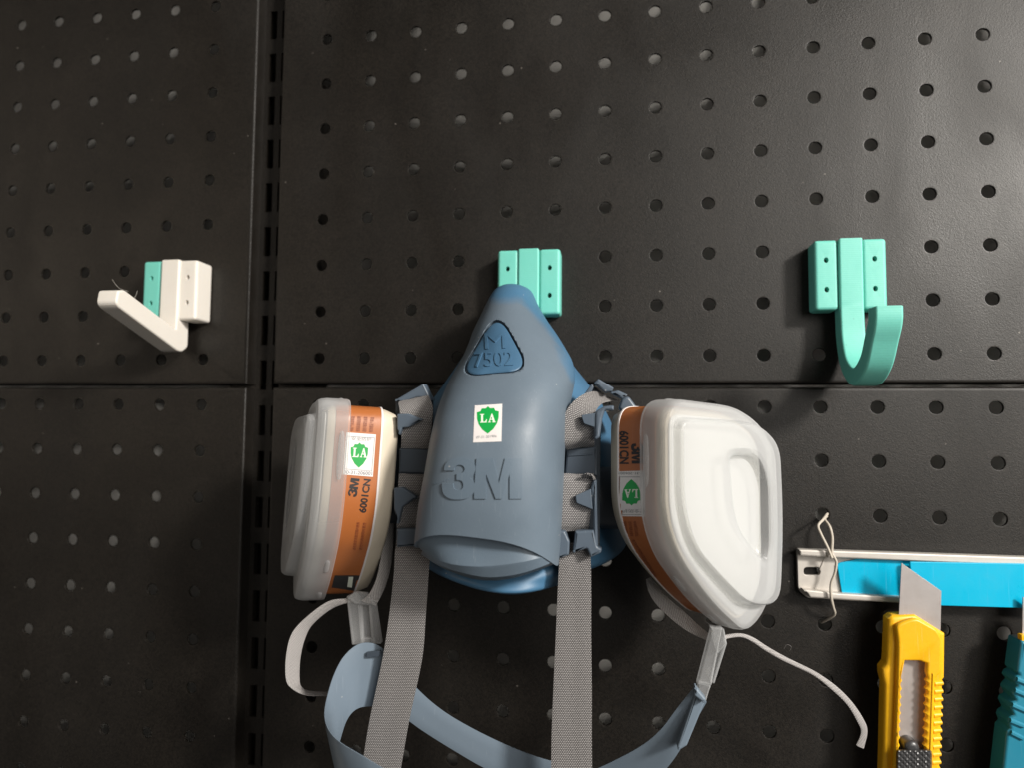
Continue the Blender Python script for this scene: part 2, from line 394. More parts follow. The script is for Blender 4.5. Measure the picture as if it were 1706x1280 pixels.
def translucent():
    m = bpy.data.materials.new('frosted_clear_plastic'); m.use_nodes = True; nt = m.node_tree; b = nt.nodes['Principled BSDF']
    b.inputs['Base Color'].default_value = (0.67,0.68,0.695,1); b.inputs['Roughness'].default_value = 0.26
    tl = nt.nodes.new('ShaderNodeBsdfTranslucent'); tl.inputs[0].default_value = (0.67,0.68,0.695,1)
    tp = nt.nodes.new('ShaderNodeBsdfTransparent'); tp.inputs[0].default_value = (0.95,0.95,0.94,1)
    a = nt.nodes.new('ShaderNodeMixShader'); a.inputs[0].default_value = 0.35
    c = nt.nodes.new('ShaderNodeMixShader')
    lw = nt.nodes.new('ShaderNodeLayerWeight'); lw.inputs[0].default_value = 0.35
    mr = nt.nodes.new('ShaderNodeMapRange'); mr.inputs[3].default_value = 0.74; mr.inputs[4].default_value = 0.10
    L = nt.links.new; o = nt.nodes['Material Output']
    L(b.outputs[0], a.inputs[1]); L(tl.outputs[0], a.inputs[2]); L(a.outputs[0], c.inputs[1]); L(tp.outputs[0], c.inputs[2])
    L(lw.outputs['Facing'], mr.inputs[0]); L(mr.outputs[0], c.inputs[0]); L(c.outputs[0], o.inputs[0])
    return m
M['cap'] = translucent()
def dusty_shell():
    """silicone that dust has greyed over the middle, still clean and blue along one flank and the tip"""
    m = mat('dusty_grey_blue_plastic', (0.17,0.225,0.285), 0.46, 0.4, bump=0.15, bscale=1500)
    nt = m.node_tree; b = nt.nodes['Principled BSDF']; N = nt.nodes.new; L = nt.links.new
    at = N('ShaderNodeAttribute'); at.attribute_name = 'clean'
    tc = N('ShaderNodeTexCoord'); n = N('ShaderNodeTexNoise'); n.inputs['Scale'].default_value = 70; n.inputs['Detail'].default_value = 5
    L(tc.outputs['Object'], n.inputs['Vector'])
    ad = N('ShaderNodeMath'); ad.operation = 'MULTIPLY_ADD'; ad.inputs[1].default_value = 0.5; L(n.outputs['Fac'], ad.inputs[0]); L(at.outputs['Fac'], ad.inputs[2])
    mr = N('ShaderNodeMapRange'); mr.interpolation_type = 'SMOOTHSTEP'; mr.inputs[1].default_value = 0.55; mr.inputs[2].default_value = 0.95; L(ad.outputs[0], mr.inputs[0])
    x = N('ShaderNodeMix'); x.data_type = 'RGBA'; x.inputs['A'].default_value = (0.150,0.197,0.247,1); x.inputs['B'].default_value = (0.075,0.19,0.325,1)
    L(mr.outputs[0], x.inputs['Factor'])
    n3 = N('ShaderNodeTexNoise'); n3.inputs['Scale'].default_value = 28; n3.inputs['Detail'].default_value = 6; L(tc.outputs['Object'], n3.inputs['Vector'])
    y = N('ShaderNodeMix'); y.data_type = 'RGBA'; y.blend_type = 'MULTIPLY'; y.inputs['Factor'].default_value = 0.4
    L(x.outputs['Result'], y.inputs['A']); L(n3.outputs['Fac'], y.inputs['B']); L(y.outputs['Result'], b.inputs['Base Color'])
    return m
M['dusty'] = dusty_shell(); worn(M['dusty'], 0.16, (0.2,0.3,0.0), specks=0.5)

# ------------------------------------------------------------------ the wall behind and the perforated board
V, Fc = rbox(-700, 900, -51, -46, -700, 600, 0)
tag(obj('wall', V, Fc, M['wall'], None, None), kind='structure')

HR = 3.05
def pegboard(x0, x1, z0, z1, cols, rows, label):
    """folded sheet: a round hole in every 25 mm cell, rounded rim, flanges turned back"""
    r = 1.6; fx0, fx1, fz0, fz1 = x0+r, x1-r, z0+r, z1-r
    bx = [fx0]+[(a+b)/2 for a, b in zip(cols[:-1], cols[1:])]+[fx1]
    bz = [fz0]+[(a+b)/2 for a, b in zip(rows[:-1], rows[1:])]+[fz1]
    bm = bmesh.new()
    for i, cx in enumerate(cols):
        for j, cz in enumerate(rows):
            a, b, c, d = bx[i], bx[i+1], bz[j], bz[j+1]
            per = []
            for k in range(5): per.append((a+(b-a)*k/5, c))
            for k in range(5): per.append((b, c+(d-c)*k/5))
            for k in range(5): per.append((b-(b-a)*k/5, d))
            for k in range(5): per.append((a, d-(d-c)*k/5))
            n = len(per); an = [math.atan2(q[1]-cz, q[0]-cx) for q in per]
            rings = [[bm.verts.new((q[0], 0, q[1])) for q in per]]
            for rr, y in ((HR+0.9, 0.0), (HR+0.3, 0.0), (HR+0.1, 0.06), (HR, 0.25), (HR, 1.2)):
                rings.append([bm.verts.new((cx+rr*math.cos(t), y, cz+rr*math.sin(t))) for t in an])
            for p, q in zip(rings[:-1], rings[1:]):
                for k in range(n): bm.faces.new((p[k], p[(k+1) % n], q[(k+1) % n], q[k]))
    # rim and flanges
    def frame(o, y): return [(fx0-o, y, fz0-o), (fx1+o, y, fz0-o), (fx1+o, y, fz1+o), (fx0-o, y, fz1+o)]
    prof = [(r*math.sin(t), r*(1-math.cos(t))) for t in np.linspace(0, math.pi/2, 6)]+[(r, 17.0), (r-1.2, 17.0)]
    rr = [[bm.verts.new(q) for q in frame(o, y)] for o, y in prof]
    for p, q in zip(rr[:-1], rr[1:]):
        for k in range(4): bm.faces.new((p[k], p[(k+1) % 4], q[(k+1) % 4], q[k]))
    # back of the sheet (second skin so the holes have thickness)
    bmesh.ops.remove_doubles(bm, verts=bm.verts, dist=0.001)
    bm.verts.index_update()
    V = [v.co[:] for v in bm.verts]; Fc = [[v.index for v in f.verts] for f in bm.faces]; bm.free()
    o = obj('pegboard_panel', V, Fc, M['board'], None, 40)
    return tag(o, label, 'pegboard', 'black perforated steel panels')
LX = -67.24
right_cols = [25*i for i in range(0, 20)]; left_cols = [LX-25*i for i in range(13, -1, -1)]
up_rows = [-75+25*i for i in range(0, 13)]; low_rows = [-100-25*i for i in range(11, -1, -1)]
pegboard(-26.0, 500, -88.6, 250, right_cols, up_rows, 'large black perforated steel panel behind the teal hooks')
pegboard(-26.0, 500, -400, -90.7, right_cols, low_rows, 'lower right black perforated steel panel behind the mask straps and the yellow knife')
pegboard(LX-350, -41.2, -88.6, 250, left_cols, up_rows, 'black perforated steel panel behind the white angled hook')
pegboard(LX-350, -41.2, -400, -90.7, left_cols, low_rows, 'lower left black perforated steel panel with nothing hung on it')
# slotted upright between the panels
def upright():
    bm = bmesh.new(); y = 9.0
    xs = [-56, -38.7, -34.6, -31.4, -27.3, -12]
    z = -400; zs = []
    while z < 260: zs += [z, z+8.5]; z += 25
    for i in range(5):
        for j in range(len(zs)-1):
            if i in (1, 3) and j % 2 == 1: # slot: only its reveal
                a, b, c, d = xs[i], xs[i+1], zs[j], zs[j+1]
                f = [bm.verts.new(q) for q in ((a,y,c),(b,y,c),(b,y,d),(a,y,d))]; g = [bm.verts.new(v.co+Vector((0,1.6,0))) for v in f]
                for k in range(4): bm.faces.new((f[k], f[(k+1) % 4], g[(k+1) % 4], g[k]))
                continue
            bm.faces.new([bm.verts.new(q) for q in ((xs[i],y,zs[j]),(xs[i+1],y,zs[j]),(xs[i+1],y,zs[j+1]),(xs[i],y,zs[j+1]))])
    for x in (-56, -12):
        bm.faces.new([bm.verts.new(q) for q in ((x,y,-400),(x,y,258.5),(x,y+28,258.5),(x,y+28,-400))])
    bm.faces.new([bm.verts.new(q) for q in ((-56,y+28,-400),(-12,y+28,-400),(-12,y+28,258.5),(-56,y+28,258.5))])
    bmesh.ops.remove_doubles(bm, verts=bm.verts, dist=0.001); bm.verts.index_update()
    V = [v.co[:] for v in bm.verts]; Fc = [[v.index for v in f.verts] for f in bm.faces]; bm.free()
    return tag(obj('slotted_upright', V, Fc, M['board'], None, 30), 'black shelf upright with two rows of slots between the perforated panels', 'upright')
upright()

# ------------------------------------------------------------------ printed hooks
def hook_block(parent, cx, cz, m_left, m_right, dep=11.0, w=31.0, h=32.5, stem=10.5):
    parts = []
    for s, mm_ in ((-1, m_left), (1, m_right)):
        x0, x1 = sorted((cx+s*w/2, cx+s*(stem/2-0.15)))
        V, Fc = rbox(x0, x1, 0.05, dep, cz-h/2, cz+h/2, 1.6, 3)
        o = obj('mounting_plate', V, Fc, mm_, parent, 30)
        for q in (-1, 1):
            hx, hz = cx+s*(stem/2+w/2)/2*1.0, cz+q*h*0.21
            ring = lambda d, r: [(hx+r*math.cos(t), -d, hz+1.25*r*math.sin(t)) for t in np.linspace(0, 2*math.pi, 14, endpoint=False)]
            boolean(o, *loft([ring(dep+1, 1.05), ring(dep-4, 1.05)]))
            V, Fc = loft([ring(dep-3.9, 1.0), ring(dep-3.6, 1.0)]); obj('hole_floor_disc', V, Fc, M['hole'] if mm_ is M['teal'] else M['cream'], o, 30)  # floor disc; on teal plates its dark colour stands in for shade
def profile_arm(path, th, cx, wid, bev, sub=8):
    """bar of thickness th following a side-view path (d,z), as wide as wid in x"""
    p = cr(path, sub) if sub else np.array(path, float); up, lo = [], []
    for i in range(len(p)):
        t = p[min(i+1,len(p)-1)]-p[max(i-1,0)]; t /= np.linalg.norm(t); n = np.array([t[1], -t[0]])
        up.append(p[i]+n*th/2); lo.append(p[i]-n*th/2)
    V, Fc = curve_mesh([rnd(up+lo[::-1], 0)], wid/2, bev, 3)
    return [(cx+v[2], -v[0], v[1]) for v in V], Fc
def teal_hook(cx, cz, label):
    t = thing('wall_hook', (cx,0,cz), label, 'hook', 'turquoise printed hooks on the board')
    hook_block(t, cx, cz, M['teal'], M['teal'])
    z1 = cz+16.4
    path = [(8.2, z1), (8.2, cz), (8.2, cz-18), (9.5, cz-31), (14.5, cz-42), (25, cz-48.0), (36.5, cz-43), (43.5, cz-33), (47, cz-27), (47.5, cz-21.5)]
    V, Fc = profile_arm(path, 8.0, cx, 10.4, 1.0)
    obj('hook_arm', V, Fc, M['teal'], t, 32)
    return t
h1 = teal_hook(260.9, -39.4, 'empty turquoise j-shaped hook on the right of the board')
cxm, czm = 113.0, -39.2
h2 = h1.copy(); COL.objects.link(h2); h2.location = Vector((cxm,0,czm))*MM; ORG[h2.name] = np.array((cxm,0,czm))
h2['label'] = 'turquoise hook plate that the blue grey respirator hangs from'
for ch in list(h1.children):
    if ch.name.startswith('hook_arm'): continue
    c = ch.copy(); COL.objects.link(c); c.parent = h2
    for g in list(ch.children):
        k = g.copy(); COL.objects.link(k); k.parent = c
V, Fc = profile_arm([(8.2, czm+16.4), (8.2, czm), (8.4, czm-18), (10.5, czm-27), (17, czm-32.5), (23.5, czm-29), (26, czm-22)], 7.0, cxm, 10.4, 1.0)
obj('hook_arm', V, Fc, M['teal'], h2, 32)
# white hook with a straight rising arm
wx, wz = -78.8, -39.4
t = thing('wall_hook', (wx,0,wz), 'white and turquoise hook with a straight arm slanting up', 'hook')
hook_block(t, wx, wz, M['teal'], M['white'], 13.6, 31.6, 32, 10.6)
arm = [(5.0, wz+16.3), (14.8, wz+16.3), (15.2, -60.6), (52.5, -47.3), (56.5, -48.4), (57.5, -54.2), (55.5, -56.2), (13.0, -71.8), (9.5, -72.0), (5.0, -69)]
V, Fc = curve_mesh([rnd(arm, [0.5,0.9,0.6,1.6,1.2,1.6,1.6,1.6,1.6,2], 4)], 5.3, 1.0, 3)
obj('hook_arm', [(-77.9+v[2], -v[0], v[1]) for v in V], Fc, M['white'], t, 32)
for q in ([(187,465,52),(193,474,50),(201,481,47),(214,485,42)],[(216,495,40),(224,496,38),(229,484,38)]):
    obj('stray_fibre', *tube([P(*p) for p in q], 0.05, 5), M['white'], t, 60)

# ------------------------------------------------------------------ respirator
mask = thing('respirator', (108,-60,-168), 'blue grey half face respirator with two capped filter cartridges hanging on a hook', 'respirator')
NS = 90
def body_rings(rows, zfun=None, back=14.0, sub=6, zmix=0.0):
    """rows: (py, pxL, pxR, d_side, d_front, n)"""
    r = []
    for py, a, b, ds, df, n in rows:
        A, B = P(a, py, ds), P(b, py, ds)
        r.append([(A[0]+B[0])/2, (B[0]-A[0])/2, P((a+b)/2, py, ds+zmix*(df-ds))[2], ds, df, n])
    r = cr(r, sub); rings = []
    for i, (cx, w, z, ds, df, n) in enumerate(r):
        ring = []
        for th in np.linspace(0, math.pi, NS):
            c, s = math.cos(th), math.sin(th)
            x = cx+w*math.copysign(abs(c)**(2/n), c); d = ds+(df-ds)*abs(s)**(2/n)
            ring.append((x, -d, z+(zfun(i/(len(r)-1), x, s) if zfun else 0)))
        ring += [(ring[-1][0]+1.0, -(ds-back), ring[-1][2]), (ring[0][0]-1.0, -(ds-back), ring[0][2])]
        rings.append(ring)
    return rings
def zf(t, x, s):
    k = max(0.0, (t-0.62)/0.38)**1.3
    return k*(-0.085*(x-107)+11.5*s**1.3-3.4)
shell_rows = [(475,842,862,26,29,2.0),(478,834,873,25,32,2.0),(487,823,886,25,37,2.0),(510,812,897,27,47,2.0),(534,802,911,30,56,2.0),(557,792,927,33,63,2.05),
    (581,784,942,37,70,2.1),(604,774,954,43,76.5,2.2),(630,760,958,50,83,2.35),(655,749,954,56,88.5,2.5),(690,738,946,62,93,2.7),(730,729,942,66,96.5,2.8),(790,719,939,69,98.5,2.9),(850,708,936,70,98.5,2.9),(912,701,931,70,97,2.9)]
SR = body_rings(shell_rows, zf, 14.0, 9)
yb = max(p[1] for p in SR[-1])
SV, SF = loft(SR+[[(107+(p[0]-107)*0.97, p[1]+(yb-p[1])*k, p[2]+dz) for p in SR[-1]] for k, dz in ((0.03,0.1),(0.12,1.0),(0.5,4.0),(0.92,6.0))]); shell_bvh = bvh_of(SV, SF)
shell = obj('face_shell', SV, SF, M['dusty'], mask, 32)
# recess for the plug
tri = rnd([(829,513),(760,629),(886,618)], [44,40,38], 9)
def tri_ring(k, lift):
    c = np.mean(tri, 0); out = []
    for q in tri:
        h = onto(shell_bvh, *(c+(np.array(q)-c)*k)); out.append(h[0]+np.array([0.1,-0.92,0.22])/0.96*lift)
    return out
boolean(shell, *loft([tri_ring(1.0, 3.0), tri_ring(0.99, -2.2)]))
# wear mask attribute: clean blue along the right flank, tip and bottom
def clean_attr(o):
    me = o.data; at = me.attributes.new('clean', 'FLOAT', 'POINT'); o0 = ORG[mask.name]
    for v in me.vertices:
        p = np.array(v.co)/MM+o0; q = (p-CC) @ RM
        px, py = 853+F*q[0]/q[1], 640-F*q[2]/q[1]
        edge = 868+(py-500)*0.86 if py < 560 else 920+(py-560)*0.42
        f = min(max((px-edge)/46+0.45, 0), 1)*min(max((672-py)/40, 0), 1)
        tip = min(max((520-py)/34, 0), 1)*0.8
        at.data[v.index].value = max(f, tip)
clean_attr(shell)
ring = tri_ring(0.925, -0.5); top = tri_ring(0.87, 0.0); V, Fc = loft([tri_ring(0.925, -2.1), ring, top, tri_ring(0.6,0.1), tri_ring(0.3,0.1), tri_ring(0.06,0.1)]); plug = obj('triangular_plug', V, Fc, M['badge'], mask, 40)
plug_bvh = bvh_of(V, Fc)
for body, o, ex, ey in (('M', (809,582), (33,-1.5), (-1,-27)), ('7502', (791,612), (64,-3), (-1,-24))):
    V2, F2 = text_px(body, o, ex, ey, -0.005)
    decal('raised_lettering', V2, F2, plug_bvh, 0.4, M['badge'], plug, 5, 0.5)
# raised maker's lettering on the front
Z3 = lambda x, y: (660+x/4.265, 700+y/4.265)
em = [Z3(*q) for q in [(572,276),(690,276),(731,452),(773,276),(893,276),(893,562),(806,562),(806,385),(752,562),(708,562),(640,385),(640,562),(556,562),(556,520)]]
three = cr([Z3(*q) for q in [(345,362),(352,325),(385,285),(445,267),(505,275),(552,305),(566,348),(552,392),(528,414)]], 4).tolist()+cr([Z3(*q) for q in [(550,432),(566,475),(552,520),(510,556),(445,567),(380,558),(338,520),(330,452)]], 4).tolist()+cr([Z3(*q) for q in [(408,452),(414,486),(440,500),(470,492),(480,462),(466,434),(432,428)]], 3).tolist()+cr([Z3(*q) for q in [(432,384),(472,378),(490,352),(476,328),(446,322),(420,338),(416,362)]], 3).tolist()
for nm, poly in (('raised_letter', three), ('raised_letter', em)):
    V2, F2 = curve_mesh([poly]); decal(nm, V2, F2, shell_bvh, 0.55, M['shell'], shell, 5, 0.8, 40)
# small scar left of the lettering
V2, F2 = curve_mesh([[(722,806),(748,798),(749,800),(724,808)]]); decal('scratch', V2, F2, shell_bvh, 0.15, M['shell'], shell, 5, 0.3)
# green and white certification sticker
def shield(o, ex, ey):
    pts = [(0.0,0.80),(0.16,0.83),(0.22,0.93),(0.40,0.93),(0.5,1.0),(0.6,0.93),(0.78,0.93),(0.84,0.83),(1.0,0.80),(0.99,0.55),(0.92,0.36),(0.75,0.16),(0.5,0.0),(0.25,0.16),(0.08,0.36),(0.01,0.55)]
    return [np.array(o, float)+np.array(ex, float)*a+np.array(ey, float)*b for a, b in pts]
LA_L = [[(0,0),(0.9,0),(0.95,0.36),(0.86,0.36),(0.72,0.12),(0.42,0.10),(0.42,0.90),(0.58,0.93),(0.58,1),(0,1),(0,0.93),(0.15,0.90),(0.15,0.10),(0,0.07)]]
LA_A = [[(0,0),(0.36,0),(0.36,0.07),(0.24,0.09),(0.32,0.30),(0.60,0.30),(0.68,0.09),(0.56,0.07),(0.56,0),(1.05,0),(1.05,0.07),(0.95,0.10),(0.58,1.0),(0.46,1.0),(0.12,0.10),(0,0.07)],[(0.36,0.40),(0.56,0.40),(0.46,0.70)]]
def figure(polys, o, ex, ey):
    o, ex, ey = (np.array(a, float) for a in (o, ex, ey))
    return curve_mesh([[o+ex*x+ey*y for x, y in p] for p in polys])
def sticker(parent, bvh, quad, sh, la, num, top=None, frame=None, sub=5):
    V2, F2 = curve_mesh([quad]); st = decal('sticker', V2, F2, bvh, 0.12, M['paper'], parent, sub, 0.1)
    V2, F2 = curve_mesh([shield(*sh)]); decal('green_shield', V2, F2, bvh, 0.17, M['green'], st or parent, sub)
    o, ex, ey = (np.array(a, float) for a in la)
    for pl, k in ((LA_L, 0.0), (LA_A, 0.52)):
        V2, F2 = figure(pl, o+ex*k, ex*0.46, ey); decal('printed_letter', V2, F2, bvh, 0.22, M['letter_white'], st or parent, sub)
    V2, F2 = text_px(*num); decal('printed_number', V2, F2, bvh, 0.17, M['grey_ink'], st or parent, sub)
    if top: V2, F2 = text_px(*top); decal('printed_text', V2, F2, bvh, 0.17, M['grey_ink'], st or parent, sub)
    if frame:
        V2, F2 = curve_mesh(frame); decal('printed_frame', V2, F2, bvh, 0.17, M['grey_ink'], st or parent, sub)
    return st
Z9 = lambda x, y: (770+x/14.22, 660+y/14.22)
st = sticker(mask, shell_bvh, [Z9(300,235),Z9(950,195),Z9(930,1085),Z9(262,1110)],
    (Z9(348,915), (36.5,-1.6), (0.3,-45.6)), (Z9(425,645), (26.0,-0.7), (0,-14.2)), ('07-31-201986', Z9(335,1020), (34,-2.2), (0,-4.2), 0.005))
# rim lens and chin below the hood
B = [Z3(*q) for q in [(184,930),(250,985),(400,1030),(600,1046),(750,1036),(900,1013),(1010,986),(1090,962),(1140,985)]]
C = [Z3(*q) for q in [(180,950),(280,1022),(430,1078),(620,1118),(760,1115),(900,1090),(1040,1043),(1110,1012),(1145,1000)]]
D = [(702,925),(735,946),(775,962),(808,968),(838,967),(868,961),(900,950),(918,943),(930,938)]
rim = np.array(SR[-1][:NS])[::-1]
fx = (rim[:,0]-rim[0,0])/(rim[-1,0]-rim[0,0]); dep = -rim[:,1]
def along(curve, dd):
    c = cr(curve, 6); t = (c[:,0]-c[0,0])/(c[-1,0]-c[0,0])
    return np.array([P(np.interp(f, t, c[:,0]), np.interp(f, t, c[:,1]), d) for f, d in zip(fx, dd)])
bow = np.sin(math.pi*fx)**0.7
AA = rim+np.stack([0*fx, 1.2+1.6*bow, 0.6+0*fx], 1)
BB = along(B, dep-1.0-3.2*bow); C1 = along(C, dep-2.2-4.5*bow); D1 = along(D, dep-9-7*bow)
dip = np.stack([0*fx, bow, 0*fx], 1)
V, Fc = loft([AA+np.array([0,0.4,3.0]), AA, AA*0.66+BB*0.34+dip*1.3, AA*0.33+BB*0.67+dip*1.1, BB*0.97+AA*0.03, BB, BB*0.8+C1*0.2, C1, D1], closed=False)
obj('outlet_cover', V, Fc, M['shell'], mask, 24)
# soft face piece behind
face_rows = [(520,806,900,14,42,2.0),(560,792,928,14,50,2.0),(600,770,956,14,56,2.1),(640,745,985,14,58,2.2),(680,722,1008,14,58,2.3),(740,702,1030,14,54,2.3),(850,690,1044,14,54,2.3),
    (910,693,1046,15,58,2.3),(940,700,1030,17,64,2.3),(962,722,985,22,68,2.2),(978,765,955,30,69,2.1),(985,805,920,40,66,2.0)]
FR = body_rings(face_rows, None, 8.0, 6, 0.75)
V, Fc = loft(FR); obj('face_piece', V, Fc, M['silicone'], mask, 40)

# harness: clips, woven tabs, straps
def harness(name, pieces, m, lab=None):
    for V, Fc in pieces: obj(name, V, Fc, m, mask, 35)
def web(name, edges, th=1.2, m='weave', crown=0.0, parent=mask, sub=6):
    V, Fc, UV = ribbon(edges, th, sub, 6, crown); return obj(name, V, Fc, M[m], parent, 50, UV)
Z1 = lambda x, y: (920+x/9.14, 620+y/9.14)
Z2 = lambda x, y: (920+x/5.82, 740+y/5.82)
pl = lambda z, pts, d, th, b=0.5, r=2.0: plate([rnd([z(*q) for q in pts], r, 3)], d, th, b)
web('woven_tab', [(1002,655,58,1031,668,50),(986,653,63,1006,672,60),(966,661,68,995,681,66),(948,678,70.5,991,693,69),(938,700,71,989,711,69),(935,725,70.5,989,728,68),(937,740,69,990,738,66),(945,749,64,990,746,61)], 1.6, crown=1.2)
harness('buckle', [pl(Z1, [(630,170),(700,98),(938,240),(905,300),(800,312)], 62, 7, 0.8), pl(Z1, [(880,312),(1000,280),(1155,350),(1060,412)], 58, 6, 0.8),
    pl(Z1, [(1005,570),(1058,405),(1160,365),(1285,530),(1335,655),(1180,640)], 52, 8, 1.2, 5), pl(Z1, [(465,365),(608,168),(635,225),(590,320),(520,345)], 61, 5),
    pl(Z1, [(630,220),(810,350),(780,380),(580,330)], 57, 4), pl(Z1, [(655,640),(670,590),(800,520),(940,510),(940,590),(800,590),(760,720),(722,1000),(650,1045),(652,850)], 73, 5, 1.0, 3),
    pl(Z1, [(440,660),(664,625),(655,850),(480,790)], 72.3, 1.5, 0.3)], M['clip'])
harness('back_plate', [pl(Z2, [(125,-160),(470,-200),(460,1050),(120,1100)], 58, 3), pl(Z2, [(140,60),(430,25),(440,320),(120,320)], 63, 4, 0.8),
    pl(Z2, [(150,110),(400,95),(400,108),(150,123)], 63.5, 2, 0.2)], M['dark_clip'])
web('woven_tab', [(938,790,66,989,790,64),(937,800,68,989,800,67),(935,840,68.5,986,840,68),(934,872,68,982,872,67.5),(935,886,66,981,886,65)], 1.6, crown=0.9)
web('frayed_end', [(968,794,69,990,797,66),(975,790,71,990,794,68),(984,791,71,992,800,68),(986,796,70,991,806,67)], 1.0, sub=3)
harness('buckle', [pl(Z2, [(225,505),(375,438),(392,640),(235,575)], 70.5, 1.6, 0.3), pl(Z2, [(368,445),(395,360),(432,345),(436,700),(445,1000),(400,1010),(395,850),(395,640)], 70.5, 6, 1.1, 3),
    pl(Z2, [(52,838),(122,850),(168,950),(162,1082),(52,1122)], 70, 5, 0.8), pl(Z2, [(222,850),(402,838),(440,1000),(482,1022),(474,1062),(372,1108),(335,1020),(196,1066)], 71, 5, 1.0)], M['clip'])
web('lower_strap', [(936,905,66,980,905,66),(932,935,66.5,984,930,66.5),(929,990,66,985,990,66),(926,1060,65,985,1060,65),(922,1150,64,986,1150,64),(919,1230,63,986,1230,63),(918,1330,62,987,1330,62)], 1.3, crown=0.5)
# left side, in the shade of the shell
Z4 = lambda x, y: (640+x/3.767, 620+y/3.767)
web('woven_tab', [(668,668,56,712,652,52),(664,672,62,714,660,60),(666,684,66,721,678,65),(668,705,67,720,702,66),(669,728,67,717,728,66),(668,748,65,715,748,64)], 1.6, crown=0.9)
harness('buckle', [pl(Z4, [(60,180),(245,72),(300,180),(200,160),(110,195)], 60, 6, 0.8), pl(Z4, [(78,265),(148,263),(240,300),(150,350),(112,352),(95,400),(80,360)], 70, 3, 0.6),
    pl(Z4, [(58,730),(112,724),(205,790),(112,850),(85,960),(60,860)], 70, 3, 0.6), pl(Z4, [(75,988),(205,985),(235,1090),(75,1105)], 69, 4, 0.8)], M['clip'])
harness('back_plate', [pl(Z4, [(70,170),(300,170),(280,1100),(70,1100)], 57, 3), pl(Z4, [(92,480),(282,488),(272,645),(88,640)], 66, 4, 0.8)], M['dark_clip'])
web('woven_tab', [(665,788,65,712,788,64),(664,800,67,711,800,66),(662,840,67.5,708,840,66),(661,872,67,706,872,66),(662,884,65,704,884,64)], 1.6, crown=0.9)
web('lower_strap', [(661,895,63,712,892,63),(658,925,65,716,925,65),(656,960,65,714,960,65),(648,1030,64,709,1030,64),(637,1100,63,703,1100,63),(616,1200,62,682,1200,62),(603,1280,61,668,1280,61),(596,1330,60,660,1330,60)], 1.3, crown=0.5)

# head cradle with its clips and thin elastic
V, Fc, UV = ribbon([(1000,1283,42,975,1330,42),(916,1268,44,880,1312,44),(851,1245,46,812,1283,46),(788,1215,48,756,1251,48),(735,1183,50,705,1219,50),(693,1146,53,668,1193,53),
    (660,1104,56,637,1180,56),(630,1076,58.5,608,1178,58.5),(600,1073,60.5,590,1185,60.5),(574,1093,64,577,1202,64),(556,1126,69,567,1232,69),(544,1167,75,560,1262,75),(541,1194,82,562,1292,82),(548,1217,88,575,1320,88),(566,1237,93,600,1345,93),(602,1259,97,640,1370,97),(640,1282,99,680,1395,99)], 1.1, 6, 6)
cr_o = obj('head_cradle', V, Fc, M['cradle'], mask, 50, UV)
V, Fc, UV = ribbon([(960,1294,43,1010,1350,43),(1002,1278,46,1052,1332,46),(1064,1246,52,1100,1292,52),(1100,1217,56,1128,1258,56),(1130,1178,59,1152,1214,59),(1159,1142,62,1177,1171,62)], 1.2)
obj('head_cradle', V, Fc, M['cradle'], mask, 50, UV)
Z6 = lambda x, y: (900+x/3.046, 960+y/3.046)
harness('cradle_channel', [pl(Z6, [(788,600),(842,632),(830,660),(745,865),(700,892),(695,870)], 63, 4, 0.8), pl(Z6, [(786,560),(842,628),(835,652),(780,610)], 66, 4, 0.8)], M['cradle'])
V, Fc = plate([rnd([(610,1088),(634,1085),(634,1094),(610,1097)], 2)], 61.5, 1.2, 0.2); obj('slot_shade_plate', V, Fc, M['dark_clip'], mask, 35)  # dark plate laid on the cradle, standing in for the shade in a slot
Z5 = lambda x, y: (440+x/4, 960+y/4)
harness('strap_slide', [pl(Z5, [(545,140),(600,118),(640,175),(655,460),(582,466)], 56, 3.5, 0.8), pl(Z5, [(690,180),(735,185),(776,458),(715,462)], 56, 3.5, 0.8),
    pl(Z5, [(620,165),(700,180),(722,425),(640,425)], 54, 2, 0.4), pl(Z5, [(640,418),(722,418),(728,462),(640,464)], 56, 3, 0.6), pl(Z5, [(548,150),(600,110),(680,120),(740,190),(690,200),(600,190)], 57, 3, 0.8)], M['cap'])
harness('strap_slide', [pl(Z6, [(868,270),(925,265),(870,560),(795,556)], 60, 4, 0.8), pl(Z6, [(930,320),(950,345),(885,552),(862,545)], 57, 4, 0.8), pl(Z6, [(862,260),(935,275),(948,345),(900,400),(880,330)], 59, 4, 0.8),
    pl(Z6, [(800,540),(868,560),(858,585),(842,640),(800,610)], 60, 3, 0.6)], M['cap'])
web('thin_strap', [(590,997,55,590,1006,55),(576,998,55,577,1006,55),(547,1003,56,551,1016,54),(512,1028,58,520,1042,54),(487,1055,60,507,1068,55),(477,1090,61,500,1100,55),(476,1130,61,499,1134,55),(485,1147,60,503,1146,54),(510,1159,56,515,1152,50),(545,1160,50,545,1154,46)], 0.9, 'thin_strap')
web('thin_strap', [(602,1002,57,626,1010,55),(615,990,57,638,987,53),(626,968,55,647,962,51),(633,938,52,653,930,48),(640,890,46,656,880,43),(644,840,42,658,838,40)], 0.9, 'thin_strap')
web('thin_strap', [(1076,966,40,1084,962,40),(1080,985,41,1094,975,40),(1092,1006,42,1112,996,41),(1116,1030,44,1140,1020,43),(1146,1053,48,1164,1043,47),(1180,1069,54,1183,1058,54)], 0.9, 'thin_strap')
ed = [((930,310),(938,330)),((945,298),(955,318)),((1020,293),(1020,312)),((1080,313),(1075,335)),((1150,358),(1140,379)),((1230,404),(1222,426)),((1300,439),(1290,459)),((1400,489),(1385,506)),((1500,559),(1482,581)),((1580,639),(1558,656)),((1640,728),(1610,742)),((1660,790),(1628,796)),((1642,877),(1603,860))]
